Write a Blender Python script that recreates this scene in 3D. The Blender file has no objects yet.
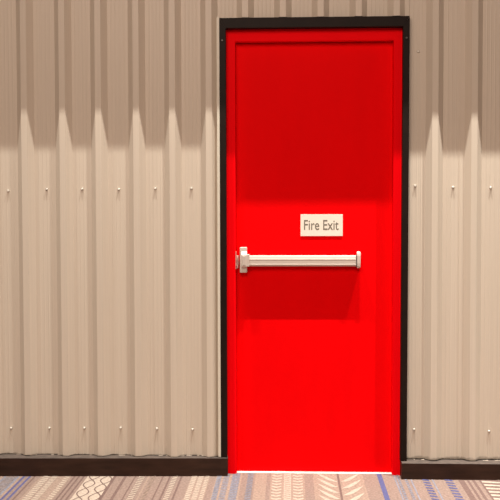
import bpy, bmesh, math, random
from mathutils import Matrix, Vector
random.seed(7)
S = bpy.context.scene
COL = S.collection

# ------------------------------------------------------------------ camera pose
F = 967.0
YAW, PITCH, ROLL = 0.0418, 0.0412, -0.0026
CAM = Vector((-0.1094, -4.4995, 1.2427))
def pose():
    fw = Vector((-math.sin(YAW), math.cos(YAW), 0)); rt = Vector((math.cos(YAW), math.sin(YAW), 0)); up = Vector((0, 0, 1))
    f2 = fw*math.cos(PITCH) - up*math.sin(PITCH); u2 = up*math.cos(PITCH) + fw*math.sin(PITCH)
    return rt*math.cos(ROLL) + u2*math.sin(ROLL), u2*math.cos(ROLL) - rt*math.sin(ROLL), f2

# ------------------------------------------------------------------ materials
def lin(c):
    return tuple(((v/255)/12.92 if v/255 <= .04045 else ((v/255+.055)/1.055)**2.4) for v in c) + (1.0,)
def mat(name, rgb, rough=.6, metal=0.0, vary=.0, scale=(1, 1, 1), nscale=30.0, spec=.5, bump=0.0, coat=0.0):
    m = bpy.data.materials.new(name); m.use_nodes = True
    nt = m.node_tree; b = nt.nodes['Principled BSDF']
    b.inputs['Base Color'].default_value = rgb; b.inputs['Roughness'].default_value = rough
    b.inputs['Metallic'].default_value = metal; b.inputs['Specular IOR Level'].default_value = spec
    b.inputs['Coat Weight'].default_value = coat
    tc = nt.nodes.new('ShaderNodeTexCoord'); mp = nt.nodes.new('ShaderNodeMapping'); mp.inputs['Scale'].default_value = scale
    nz = nt.nodes.new('ShaderNodeTexNoise'); nz.inputs['Scale'].default_value = nscale; nz.inputs['Detail'].default_value = 5
    nt.links.new(tc.outputs['Object'], mp.inputs['Vector']); nt.links.new(mp.outputs[0], nz.inputs['Vector'])
    if vary:
        mr = nt.nodes.new('ShaderNodeMapRange'); mr.inputs['From Min'].default_value = .3; mr.inputs['From Max'].default_value = .7
        mr.inputs['To Min'].default_value = 1-vary; mr.inputs['To Max'].default_value = 1+vary*.6
        mx = nt.nodes.new('ShaderNodeVectorMath'); mx.operation = 'SCALE'; mx.inputs[0].default_value = rgb[:3]
        nt.links.new(nz.outputs['Fac'], mr.inputs['Value']); nt.links.new(mr.outputs[0], mx.inputs['Scale'])
        nt.links.new(mx.outputs[0], b.inputs['Base Color'])
    if bump:
        bp = nt.nodes.new('ShaderNodeBump'); bp.inputs['Strength'].default_value = bump; bp.inputs['Distance'].default_value = .002
        nt.links.new(nz.outputs['Fac'], bp.inputs['Height']); nt.links.new(bp.outputs[0], b.inputs['Normal'])
    return m

def cladding_material():
    rgb = (.605, .515, .425)
    m = mat('beige_painted_steel', rgb + (1,), rough=.42, vary=.04, scale=(1, .05, .006), nscale=150, spec=.35)
    nt = m.node_tree; b = nt.nodes['Principled BSDF']
    src = b.inputs['Base Color'].links[0].from_socket
    # grime and pan-foot shadow painted along the sheets' bottom edge, broken up by noise
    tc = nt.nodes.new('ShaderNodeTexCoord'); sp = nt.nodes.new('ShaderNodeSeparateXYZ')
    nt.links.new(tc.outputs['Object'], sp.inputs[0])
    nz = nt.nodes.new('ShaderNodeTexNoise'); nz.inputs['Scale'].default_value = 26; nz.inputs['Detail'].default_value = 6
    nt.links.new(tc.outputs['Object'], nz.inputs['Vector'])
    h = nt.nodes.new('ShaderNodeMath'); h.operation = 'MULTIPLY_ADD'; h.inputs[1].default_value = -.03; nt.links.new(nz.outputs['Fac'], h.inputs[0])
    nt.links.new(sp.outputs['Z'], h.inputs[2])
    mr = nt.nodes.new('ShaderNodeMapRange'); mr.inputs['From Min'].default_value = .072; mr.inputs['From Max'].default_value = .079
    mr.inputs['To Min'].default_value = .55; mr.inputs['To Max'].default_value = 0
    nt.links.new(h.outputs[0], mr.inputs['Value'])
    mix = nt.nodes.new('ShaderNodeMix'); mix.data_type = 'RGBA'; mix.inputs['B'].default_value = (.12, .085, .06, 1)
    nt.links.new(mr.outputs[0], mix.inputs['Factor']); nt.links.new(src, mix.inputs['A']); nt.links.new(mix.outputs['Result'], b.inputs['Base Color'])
    return m

M = dict(
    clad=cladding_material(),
    trim=mat('pale_edge_trim', (.66, .60, .50, 1), .4, vary=.05),
    black=mat('dark_brown_painted_steel', (.013, .0065, .0045, 1), .5, vary=.25, nscale=18, spec=.12),
    base=mat('black_vinyl_baseboard', (.036, .0165, .0105, 1), .5, vary=.35, nscale=14, scale=(.6, 1, 3), spec=.15),
    ledge=mat('lighter_ledge', (.072, .050, .040, 1), .8, vary=.35, nscale=40),  # top of the baseboard, a lighter tone than its face
    red=mat('red_gloss_paint', (.88, .0004, .0018, 1), .55, vary=.035, nscale=5, scale=(1.6, 1, .35), spec=.03),
    jamb=mat('red_jamb_paint', (.93, .0008, .004, 1), .55, vary=.03, nscale=8, scale=(1, 1, .3), spec=.03),
    white=mat('off_white_enamel', (.56, .47, .41, 1), .38, vary=.03, nscale=60),
    white2=mat('light_cast_enamel', (.63, .54, .475, 1), .36, vary=.03, nscale=60),
    strike=mat('paint_smeared_strike', (.66, .34, .29, 1), .5, vary=.5, nscale=70),
    steel=mat('zinc_screw', (.80, .74, .66, 1), .35, .1),
    blackscrew=mat('dark_screw', (.10, .09, .08, 1), .3, .4),
    rubber=mat('neoprene_washer', (.10, .08, .065, 1), .8),
    sign=mat('cream_sign_plastic', (.84, .77, .67, 1), .5, vary=.02, nscale=20),
    ink=mat('grey_sign_ink', (.17, .145, .115, 1), .7),
    thresh=mat('pale_threshold', (.9, .87, .82, 1), .6, vary=.03),
    soffit=mat('plaster_white', (.55, .48, .40, 1), .8, vary=.03),
    backing=mat('backing_board', (.10, .08, .065, 1), .9),
    caulk=mat('dried_caulk', (.33, .27, .22, 1), .8, vary=.3, nscale=90),
)
K = .76
def carpet(name, rgb, v=.16):
    return mat(name, tuple(c*K for c in rgb) + (1,), .95, vary=v*1.5, nscale=95, spec=.1, bump=.7)
C = [carpet('carpet_mauve_beige', (.285, .200, .170), .2), carpet('carpet_cream', (.50, .40, .33)), carpet('carpet_blue', (.105, .105, .23)),
     carpet('carpet_grey_blue', (.235, .235, .29), .25), carpet('carpet_plum_brown', (.185, .118, .104)), carpet('carpet_sand', (.345, .245, .198), .2)]

# ------------------------------------------------------------------ helpers
def link(name, bm, mats, parent=None, smooth=False):
    bmesh.ops.recalc_face_normals(bm, faces=bm.faces)
    me = bpy.data.meshes.new(name); bm.to_mesh(me); bm.free()
    for m in (mats if isinstance(mats, (list, tuple)) else [mats]): me.materials.append(m)
    if smooth:
        for p in me.polygons: p.use_smooth = True
    o = bpy.data.objects.new(name, me); COL.objects.link(o)
    if parent: o.parent = parent
    return o
def empty(name, loc):
    o = bpy.data.objects.new(name, None); o.location = loc; COL.objects.link(o); return o
def tag(o, label=None, cat=None, kind=None, group=None):
    if label: o['label'] = label
    if cat: o['category'] = cat
    if kind: o['kind'] = kind
    if group: o['group'] = group
    return o
def box(bm, x0, x1, y0, y1, z0, z1, bev=0.0, mi=0):
    vs = [bm.verts.new((x, y, z)) for x in (x0, x1) for y in (y0, y1) for z in (z0, z1)]
    idx = [(0, 1, 3, 2), (4, 6, 7, 5), (0, 4, 5, 1), (2, 3, 7, 6), (0, 2, 6, 4), (1, 5, 7, 3)]
    fs = [bm.faces.new([vs[i] for i in f]) for f in idx]
    for f in fs: f.material_index = mi
    if bev:
        es = list({e for f in fs for e in f.edges})
        r = bmesh.ops.bevel(bm, geom=es, offset=bev, segments=2, affect='EDGES', profile=.5)
        for f in r['faces']: f.material_index = mi
def prism_x(bm, prof, x0, x1):                    # closed (y,z) profile swept along x
    a = [bm.verts.new((x0, y, z)) for y, z in prof]; b = [bm.verts.new((x1, y, z)) for y, z in prof]
    n = len(prof)
    bm.faces.new(a); bm.faces.new(b[::-1])
    for i in range(n): bm.faces.new([a[i], a[(i+1) % n], b[(i+1) % n], b[i]])

# ------------------------------------------------------------------ wall: ribbed metal cladding with a door opening
RIBS = [-2.56, -2.385, -2.21, -2.035, -1.87, -1.70, -1.53, -1.3601, -1.181, -1.013, -.8365, -.6682, -.4987, -.33, -.157, .0158, .189, .3616, .5396, .7177,
        .893, 1.067, 1.24, 1.415, 1.59, 1.765, 1.94]
D = .030; FW = .0265; CW = .0275
def profile(x0, x1):
    pts = [(x0, 0.0)]
    for i, r in enumerate(RIBS):
        if i: 
            a = RIBS[i-1] + CW + FW; b = r - FW      # the pan between two ribs, with pencil beads
            for t in (.20, .40, .60, .80):
                c = a + (b-a)*t
                pts += [(c-.0035, 0), (c-.0012, -.0007), (c+.0012, -.0007), (c+.0035, 0)]
        pts += [(r-FW, 0), (r, -D), (r+CW, -D), (r+CW+FW, 0)]
    pts.append((x1, 0.0))
    pts.sort(key=lambda p: p[0])
    def at(x):
        for (xa, ya), (xb, yb) in zip(pts, pts[1:]):
            if xa <= x <= xb: return ya + (yb-ya)*((x-xa)/(xb-xa) if xb > xa else 0)
        return 0.0
    out = [p for p in pts if x0 < p[0] < x1]
    return [(x0, at(x0))] + out + [(x1, at(x1))]
def sheet(bm, x0, x1, z0, z1, jag=0.0, t=.0012, dy=0.0):
    pr = profile(x0, x1); fr = []; bk = []
    if jag:      # resample so that the cut lower edge can wander a little
        q = []
        for (xa, ya), (xb, yb) in zip(pr, pr[1:]):
            n = max(1, int((xb-xa)/.008))
            q += [(xa+(xb-xa)*k/n, ya+(yb-ya)*k/n) for k in range(n)]
        pr = q + [pr[-1]]
    for x, y in pr:
        zb = z0 + (random.uniform(-1, 1)*jag)
        fr.append((bm.verts.new((x, y+dy, zb)), bm.verts.new((x, y+dy, zb+.02 if jag else zb+.001)), bm.verts.new((x, y+dy, z1))))
        bk.append((bm.verts.new((x, y+dy+t, zb)), bm.verts.new((x, y+dy+t, z1))))
    for i in range(len(fr)-1):
        a, b = fr[i], fr[i+1]; c, d = bk[i], bk[i+1]
        bm.faces.new((a[0], b[0], b[1], a[1])); bm.faces.new((a[1], b[1], b[2], a[2]))
        bm.faces.new((c[0], c[1], d[1], d[0])); bm.faces.new((a[0], c[0], d[0], b[0])); bm.faces.new((a[2], b[2], d[1], c[1]))
bm = bmesh.new()
TOP = 3.2
LX, RX, OT = -.4347, .4347, 2.1245               # outer edges of the dark door frame
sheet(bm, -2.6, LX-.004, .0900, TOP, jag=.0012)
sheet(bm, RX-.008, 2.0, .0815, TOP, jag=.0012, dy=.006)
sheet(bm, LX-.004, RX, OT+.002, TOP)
box(bm, .6665, .6685, .0042, .0065, .083, TOP)      # lap of one sheet over the next
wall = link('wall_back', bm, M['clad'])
tag(wall, 'beige ribbed metal cladding wall around the red door', 'wall', 'structure')
bm = bmesh.new()
for x0, x1, z0 in ((-2.6, -.405, 0), (.405, 2.0, 0), (-.405, .405, 2.09)): box(bm, x0, x1, .012, .10, z0, TOP)
link('backing_board', bm, M['backing'], wall)

# pale edge trim at the left of the frame
bm = bmesh.new()
box(bm, -.4465, -.4350, -.031, .004, .0900, OT+.006, .0008); box(bm, -.4520, -.4465, -.006, .004, .0900, OT+.006, .0008)
box(bm, -.4465, -.30, -.006, .004, OT, OT+.006, .0008)
tag(link('trim_1', bm, M['trim']), 'pale metal edge trim running up the left side of the dark door frame', 'trim', 'structure')

# screws: hex head on a washer
def screw_bm(r=.0042, dark=False):
    bm = bmesh.new()
    def disc(rad, y0, y1, n, mi, top=1.0):
        a = [bm.verts.new((rad*math.cos(2*math.pi*k/n), y0, rad*math.sin(2*math.pi*k/n))) for k in range(n)]
        b = [bm.verts.new((rad*top*math.cos(2*math.pi*k/n), y1, rad*top*math.sin(2*math.pi*k/n))) for k in range(n)]
        for k in range(n): bm.faces.new((a[k], a[(k+1) % n], b[(k+1) % n], b[k])).material_index = mi
        bm.faces.new(b).material_index = mi; bm.faces.new(a[::-1]).material_index = mi
    disc(r*1.5, .0015, -.0014, 20, 1); disc(r*1.35, -.0012, -.003, 20, 0, .85); disc(r, -.003, -.0085, 6, 0, .9)
    return bm
proto = link('screw', screw_bm(), [M['steel'], M['rubber']], wall)
spots = [(x, 0, 1.3436+dz) for x, dz in zip([-1.434, -1.2507, -1.0837, -.9108, -.7391, -.5701, .4667, .6406, .813], (-.007, 0, 0, -.002, .002, .002, .010, .003, 0))]
spots += [(x, 0, .2149+dz) for x, dz in zip([-1.434, -1.2507, -1.0837, -.9108, -.7391, -.5701, .4667, .813], (-.002, 0, .001, .003, 0, -.002, .004, -.002))]
spots += [(.478, 0, 1.969)]
for i, p in enumerate(spots):
    o = proto if i == 0 else proto.copy()
    if i: COL.objects.link(o); o.parent = wall
    o.location = (p[0], .006 if p[0] > 0 else 0, p[2]); o.rotation_euler = (0, random.uniform(0, 1), 0)

# dried caulk crumbs along the foot of the sheets
def caulk(x0, x1, z, yf):
    bm = bmesh.new(); x = x0
    while x < x1:
        w = random.uniform(.006, .03); h = random.uniform(.001, .0035)
        if random.random() < .5: box(bm, x, x+w, yf-.004, yf+.004, z, z+h, .0006)
        x += w + random.uniform(.002, .035)
    return bm
link('caulk', caulk(-2.55, -.45, .0872, -.006), M['caulk'], wall)
link('caulk', caulk(.44, 1.95, .0766, -.006), M['caulk'], wall)

# ------------------------------------------------------------------ baseboards
def baseboard(name, ends, ztop, zb, lab):
    bm = bmesh.new()
    (xa, ya), (xb, yb) = ends
    v = {}
    for k, (x, y) in enumerate(((xa, ya), (xb, yb))):
        v[k] = [bm.verts.new((x, yy, zz)) for yy, zz in ((y, zb), (y, ztop-.002), (y+.002, ztop), (.011, ztop), (.011, zb))]
    for i in range(5):
        f = bm.faces.new((v[0][i], v[0][(i+1) % 5], v[1][(i+1) % 5], v[1][i])); f.material_index = 1 if i in (1, 2) else 0
    bm.faces.new(v[0]); bm.faces.new(v[1][::-1])
    tag(link(name, bm, [M['base'], M['ledge']]), lab, 'baseboard', 'structure')
baseboard('baseboard_left', ((-2.6, -.108), (-.4040, -.036)), .0870, 0, 'dark brown baseboard left of the red door')
baseboard('baseboard_right', ((.4025, -.062), (2.0, -.062)), .0765, 0, 'dark brown baseboard right of the red door')

# ------------------------------------------------------------------ door
door = tag(empty('door_1', (0, 0, 0)), 'red fire exit door with white push bar in a dark frame', 'door', 'structure')
# dark outer frame: two jamb strips and a head with mitred corners
def poly_prism(bm, pts, y0, y1):
    a = [bm.verts.new((x, y0, z)) for x, z in pts]; b = [bm.verts.new((x, y1, z)) for x, z in pts]
    bm.faces.new(a); bm.faces.new(b[::-1]); n = len(pts)
    fs = [bm.faces.new((a[i], a[(i+1) % n], b[(i+1) % n], b[i])) for i in range(n)]
IL, IR, IT = -.4060, .4055, 2.0775
bm = bmesh.new()
g = .0006
poly_prism(bm, [(LX, .0860), (IL, .0860), (IL, IT), (LX, OT-g)], -.032, .012)
poly_prism(bm, [(IR-.006, .0770), (RX-.006, .0770), (RX, OT-g), (IR, IT)], -.032, .012)
poly_prism(bm, [(LX+g, OT), (RX-g, OT), (IR, IT+g), (IL, IT+g)], -.032, .012)
bmesh.ops.bevel(bm, geom=[e for e in bm.edges if all(v.co.y < -.031 for v in e.verts)], offset=.0012, segments=2, affect='EDGES')
frame = link('door_frame', bm, M['black'], door); frame['label'] = 'dark brown outer frame'
for i, (x, z) in enumerate(((-.4215, 2.022), (.4205, 2.024))):
    o = link('screw', screw_bm(.0035), [M['blackscrew'], M['black']], frame); o.location = (x, -.032, z)
# red jamb: flat face, rebate turning back to the leaf
JL, JR, JT = -.3645, .3665, 2.0225
bm = bmesh.new()
box(bm, -.4075, JL, .006, .10, 0.0, 2.078, .0012)
box(bm, JR, .4075, .006, .10, 0.0, 2.078, .0012)
box(bm, JL-.001, JR+.001, .006, .10, JT, 2.078, .0012)
link('jamb', bm, M['jamb'], door)
# leaf
LY = .045
bm = bmesh.new(); box(bm, JL+.0005, JR-.0005, LY, LY+.044, .0055, JT-.003, .0015)
link('door_leaf', bm, M['red'], door)
# threshold plate under the leaf
bm = bmesh.new(); box(bm, JL+.0005, JR-.0005, LY-.018, .35, -.002, .0022, .0005)
link('threshold', bm, M['thresh'], door)['label'] = 'pale threshold strip'
# strike plate on the left jamb rebate
bm = bmesh.new()
box(bm, JL-.001, JL+.003, .003, .0075, .968, 1.050, .001); box(bm, JL+.002, JL+.012, .010, .040, .985, 1.03, .002)
box(bm, JL+.006, JL+.011, -.001, .010, 1.012, 1.024, .001); box(bm, JL+.006, JL+.011, -.001, .010, .972, .984, .001)
link('strike_plate', bm, M['strike'], door)['label'] = 'small pale strike plate'
# push bar
FY = .0055                                         # front face of the bar
def arc_profile():
    return [(LY-.004, .984), (LY-.006, .983), (FY+.006, .9805), (FY+.001, .987), (FY, .991), (FY, 1.012), (FY+.0015, 1.016), (FY+.004, 1.0275), (FY+.007, 1.0300), (LY-.010, 1.0305), (LY-.004, 1.029)]
bm = bmesh.new(); prism_x(bm, arc_profile(), -.303, .2005)
# raised lips along top and bottom of the push face
prism_x(bm, [(FY+.001, .9865), (FY-.0012, .9875), (FY-.0012, .9905), (FY+.001, .992)], -.303, .2005)
prism_x(bm, [(FY+.001, 1.011), (FY-.0008, 1.012), (FY-.0003, 1.0145), (FY+.003, 1.0155)], -.303, .2005)
bar = link('push_bar', bm, M['white'], door); bar['label'] = 'off-white push bar across the door leaf'
bm = bmesh.new()                                  # back rail fixed to the leaf
box(bm, -.305, .203, LY-.005, LY, .990, 1.024, .001)
link('mounting_rail', bm, M['white2'], bar)
bm = bmesh.new()                                  # latch case at the left end: tall plate, block, collar
box(bm, -.3460, -.3125, .012, LY, .9500, 1.0690, .003)
prism_x(bm, [(.0125, 1.050), (-.004, 1.034), (-.004, .980), (.0125, .970)], -.3370, -.3135)
link('latch_case', bm, M['white2'], bar)
bm = bmesh.new(); box(bm, -.3160, -.3010, -.003, LY-.002, .979, 1.036, .0022); box(bm, -.333, -.318, -.0065, .002, .985, 1.030, .002)
link('collar', bm, M['white'], bar)
bm = bmesh.new()
pr = [(LY, .972), (FY+.004, .9725), (FY-.003, .980), (FY-.004, .995), (FY-.004, 1.030), (FY-.002, 1.042), (FY+.006, 1.0475), (LY, 1.048)]
prism_x(bm, pr, .2005, .2160)
bmesh.ops.bevel(bm, geom=list(bm.edges), offset=.0015, segments=2, affect='EDGES')
link('end_cap', bm, M['white2'], bar)
bm = bmesh.new(); box(bm, .1955, .2008, FY-.002, LY-.004, .9785, 1.033, .0008)
link('end_gasket', bm, M['rubber'], bar)

# ------------------------------------------------------------------ sign
sx0, sx1, sz0, sz1 = -.0618, .1353, 1.1205, 1.2222
sign = tag(empty('fire_exit_sign', (0, LY, sz0)), 'small cream sign with grey Fire Exit lettering on the red door above the push bar', 'sign')
bm = bmesh.new(); box(bm, sx0, sx1, -.0032, 0, 0, sz1-sz0, .0006)
link('sign_plate', bm, M['sign'], sign)
cu = bpy.data.curves.new('lettering', 'FONT'); cu.body = 'Fire Exit'; cu.size = 1; cu.extrude = .004; cu.resolution_u = 6; cu.offset = .006
tmp = bpy.data.objects.new('lettering_source', cu); COL.objects.link(tmp)
bpy.context.view_layer.update()
me = bpy.data.meshes.new_from_object(tmp.evaluated_get(bpy.context.evaluated_depsgraph_get()))
bpy.data.objects.remove(tmp); bpy.data.curves.remove(cu)
xs = [v.co.x for v in me.vertices]; ys = [v.co.y for v in me.vertices]
x0, x1, y0, y1 = min(xs), max(xs), min(ys), max(ys)
tx0, tx1, tz0, tz1 = -.0455, .1165, .0283, .0755
for v in me.vertices:
    x = tx0 + (v.co.x-x0)/(x1-x0)*(tx1-tx0); z = tz0 + (v.co.y-y0)/(y1-y0)*(tz1-tz0)
    v.co = (x, -.0033 - v.co.z*.08, z)
me.materials.clear(); me.materials.append(M['ink'])
o = bpy.data.objects.new('lettering', me); COL.objects.link(o); o.parent = sign; o['label'] = 'grey Fire Exit lettering'

# ------------------------------------------------------------------ floor: striped carpet, pattern woven in one mesh
R_, U_, W_ = pose()
def fx(px, py=488.0):                             # x on the floor of a stripe that the photo shows at column px
    d = W_*F + R_*(px-250) - U_*(py-250); return (CAM - d*(CAM.z/d.z)).x
bm = bmesh.new()
Y0, Y1 = .036, -6.0
PER = fx(640) - fx(0)
LAY = [0]
def quad(pts, mi, z=None):
    LAY[0] += 1 if z is None else 0
    if z is None: z = .0002 + .00001*LAY[0]
    else: z = .0014
    f = bm.faces.new([bm.verts.new((x, y, z)) for x, y in pts]); f.material_index = mi; return f
def ribbon(path, w, mi, z=.0012):
    n = len(path); L = []; 
    for i, (x, y) in enumerate(path):
        a = path[max(0, i-1)]; b = path[min(n-1, i+1)]; dx, dy = b[0]-a[0], b[1]-a[1]; l = math.hypot(dx, dy) or 1
        L.append((bm.verts.new((x-dy/l*w/2, y+dx/l*w/2, z)), bm.verts.new((x+dy/l*w/2, y-dx/l*w/2, z))))
    for a, b in zip(L, L[1:]): bm.faces.new((a[0], a[1], b[1], b[0])).material_index = mi
bm.faces.new([bm.verts.new(p) for p in ((-2.8, Y0, 0), (2.4, Y0, 0), (2.4, Y1, 0), (-2.8, Y1, 0))]).material_index = 0
def stripe(a, b, mi): 
    for s in (0, ): quad([(a, Y0-.002), (b, Y0-.002), (b, Y1), (a, Y1)], mi)
def ladder(a, b, mi, step=.030, duty=.6, slant=.012, y1=-4.2):
    y = Y0-.01
    while y > y1:
        h = step*duty
        quad([(a, y), (b, y-slant), (b, y-slant-h), (a, y-h)], mi, .0009); y -= step
def waves(a, b, mi, per=.17, ph=0.0, w=.010):
    c, r = (a+b)/2, (b-a)/2
    for s in (1, -1):
        ribbon([(c+s*r*math.sin(ph+2*math.pi*(-y)/per), y) for y in [Y0-.004-k*.012 for k in range(360)]], w, mi)
def leaf_row(c, w, mi, step=.075, s=1, y1=-4.2):
    y = Y0-.15
    while y > y1:
        pts = []
        n = 7
        for k in range(n+1):
            t = k/n; pts.append((c+s*w*t, y + .15*t**1.4 - .026*math.sin(math.pi*t)))
        for k in range(n, -1, -1):
            t = k/n; pts.append((c+s*w*t, y + .15*t**1.4 + .022*math.sin(math.pi*t)))
        pts = [pts[0]] + pts[1:n+1] + pts[n+2:-1]
        quad(pts, mi, .0009); y -= step
def chevrons(c, w, mi, step=.045, y1=-4.2):
    y = Y0-.012
    while y > y1:
        for s in (1, -1): quad([(c, y), (c+s*w, y+.014), (c+s*w, y-.006), (c, y-.022)], mi, .0009)
        y -= step
def wedges(a, b, mi, step=.052, y1=-4.2):
    y = Y0-.01
    while y > y1:
        quad([(a, y), (b, y-.035), (b, y-.045), (a, y-.028)], mi, .0009); y -= step
def band(px0, px1): return fx(px0), fx(px1)
def weave():
    # columns as read at the front edge of the visible carpet, left to right
    stripe(*band(-60, -4), 5); ladder(*band(-50, -38), 1); stripe(*band(-24, -18), 4)
    stripe(*band(-8, 8), 3); ladder(*band(-6, 6), 5, .02, .4, 0)
    stripe(*band(11.5, 14), 2); stripe(*band(17.5, 20), 2)
    stripe(*band(23, 25), 4); stripe(*band(8, 11), 5)
    stripe(*band(30, 62), 5); ladder(*band(33, 40), 1, .028, .62); ladder(*band(42, 48), 1, .028, .62, -.012)
    ladder(*band(56, 61), 1, .03, .55)
    stripe(*band(64.5, 66.5), 4); stripe(*band(69, 71), 4); stripe(*band(74, 76), 4)
    a, b = band(79, 108); stripe(a, b, 1); waves(a+.008, (a+b)/2-.008, 4, .27, .4, .006); waves((a+b)/2+.008, b-.008, 4, .27, 2.0, .006)
    stripe(*band(106, 120), 4); stripe(*band(109, 117), 0)
    stripe(*band(128, 129.5), 4); ladder(*band(133, 139), 1, .026, .45); stripe(*band(142, 144), 5); ladder(*band(146, 150), 5, .02, .5)
    stripe(*band(157, 158.5), 4); stripe(*band(164, 166), 4); ladder(*band(168, 173), 1, .026, .5)
    stripe(*band(176, 178), 4)
    stripe(*band(187, 207), 5); ladder(*band(188, 193), 1, .026, .65); ladder(*band(195, 200), 1, .026, .65, -.01); ladder(*band(202, 206), 1, .026, .6)
    stripe(*band(213, 240), 5); ladder(*band(214, 219), 3, .024, .7); ladder(*band(221, 227), 3, .024, .55, -.01); ladder(*band(230, 238), 3, .024, .7)
    ladder(*band(246, 252), 3, .024, .5)
    stripe(*band(254, 266), 5)
    stripe(*band(270, 305), 5); chevrons(fx(276.5), .022, 1); stripe(*band(284, 291), 1); chevrons(fx(298), .022, 1); ladder(*band(284.5, 290.5), 5, .03, .25)
    c = fx(340); stripe(*band(314, 366), 5)
    leaf_row(c-.006, .095, 1, .088, -1); leaf_row(c+.006, .10, 1, .105, 1); ribbon([(c, Y0-.004-k*.05) for k in range(86)], .010, 4)
    stripe(*band(381, 386), 2)
    stripe(*band(398, 399.5), 3); ladder(*band(400.5, 403.5), 3, .03, .6); ladder(*band(408, 411), 3, .03, .6, -.01); stripe(*band(414, 415.5), 3)
    ladder(*band(426, 433), 2, .042, .45); stripe(*band(436, 437.5), 3)
    ladder(*band(449, 457), 2, .042, .45)
    stripe(*band(463, 469), 4); stripe(*band(471.5, 474), 4); stripe(*band(477, 480), 4); 
    stripe(*band(484, 520), 4); wedges(*band(486, 520), 1)
    stripe(*band(530, 560), 5); ladder(*band(534, 542), 2, .042, .5); stripe(*band(570, 576), 2)
weave()
floor = tag(link('floor', bm, C), 'mauve and cream carpet woven with stripes, leaves and blue dashes', 'carpet', 'structure')

# ground outside, beyond the threshold
bm = bmesh.new(); box(bm, -2.6, 2.0, .101, 2.2, -.06, -.003)
tag(link('pavement_ground', bm, M['thresh']), 'pale paving outside behind the door', 'ground', 'structure')

# overhead bulkhead whose lower edge cuts the spotlights' beams
bm = bmesh.new(); box(bm, -5.0, 5.5, -.2555, .10, 3.0, 3.25)
tag(link('ceiling', bm, M['soffit']), 'bulkhead running along the top of the wall', 'ceiling', 'structure')

# ------------------------------------------------------------------ lights
def lamp(name, kind, loc, energy, col, target=None, **kw):
    l = bpy.data.lights.new(name, kind); l.energy = energy; l.color = col
    for k, v in kw.items(): setattr(l, k, v)
    o = bpy.data.objects.new(name, l); COL.objects.link(o); o.location = loc
    if target is not None: o.rotation_euler = (Vector(target)-Vector(loc)).to_track_quat('-Z', 'Y').to_euler()
    return o
H, DY = 6.0, -.777
WARM = (1.0, .97, .88)
for x, e in ((-2.38, 650), (-1.08, 1080), (.22, 1600), (1.52, 1950), (2.82, 2150)):
    lamp('ceiling_spot', 'SPOT', (x, DY, H), e, WARM, (x, -.2, 0), spot_size=math.radians(52), spot_blend=1.0, shadow_soft_size=.010)
lamp('hall_fill', 'AREA', (-.75, -4.6, 3.9), 146, (1.0, .80, .66), (-.2, 0, 1.2), shape='RECTANGLE', size=2.6, size_y=1.8)  # unseen fill panel added for the hall's soft frontal ambient
lamp('outdoor_light', 'AREA', (0, 1.4, .20), 26, (1, .93, .82), (0, .05, .0), shape='RECTANGLE', size=1.4, size_y=.3)
w = bpy.data.worlds.new('hall_ambient'); S.world = w; w.use_nodes = True
bg = w.node_tree.nodes['Background']; bg.inputs['Color'].default_value = (1.0, .80, .66, 1); bg.inputs['Strength'].default_value = .13

# ------------------------------------------------------------------ camera
r, u, f = R_, U_, W_
cam = bpy.data.cameras.new('camera'); cam.sensor_fit = 'HORIZONTAL'; cam.sensor_width = 36; cam.lens = F/500*36
co = bpy.data.objects.new('camera', cam); COL.objects.link(co)
co.matrix_world = Matrix(((r.x, u.x, -f.x, CAM.x), (r.y, u.y, -f.y, CAM.y), (r.z, u.z, -f.z, CAM.z), (0, 0, 0, 1)))
S.camera = co
vs = S.view_settings; vs.view_transform = 'Standard'; vs.look = 'None'; vs.exposure = 0; vs.gamma = 1; vs.use_curve_mapping = False
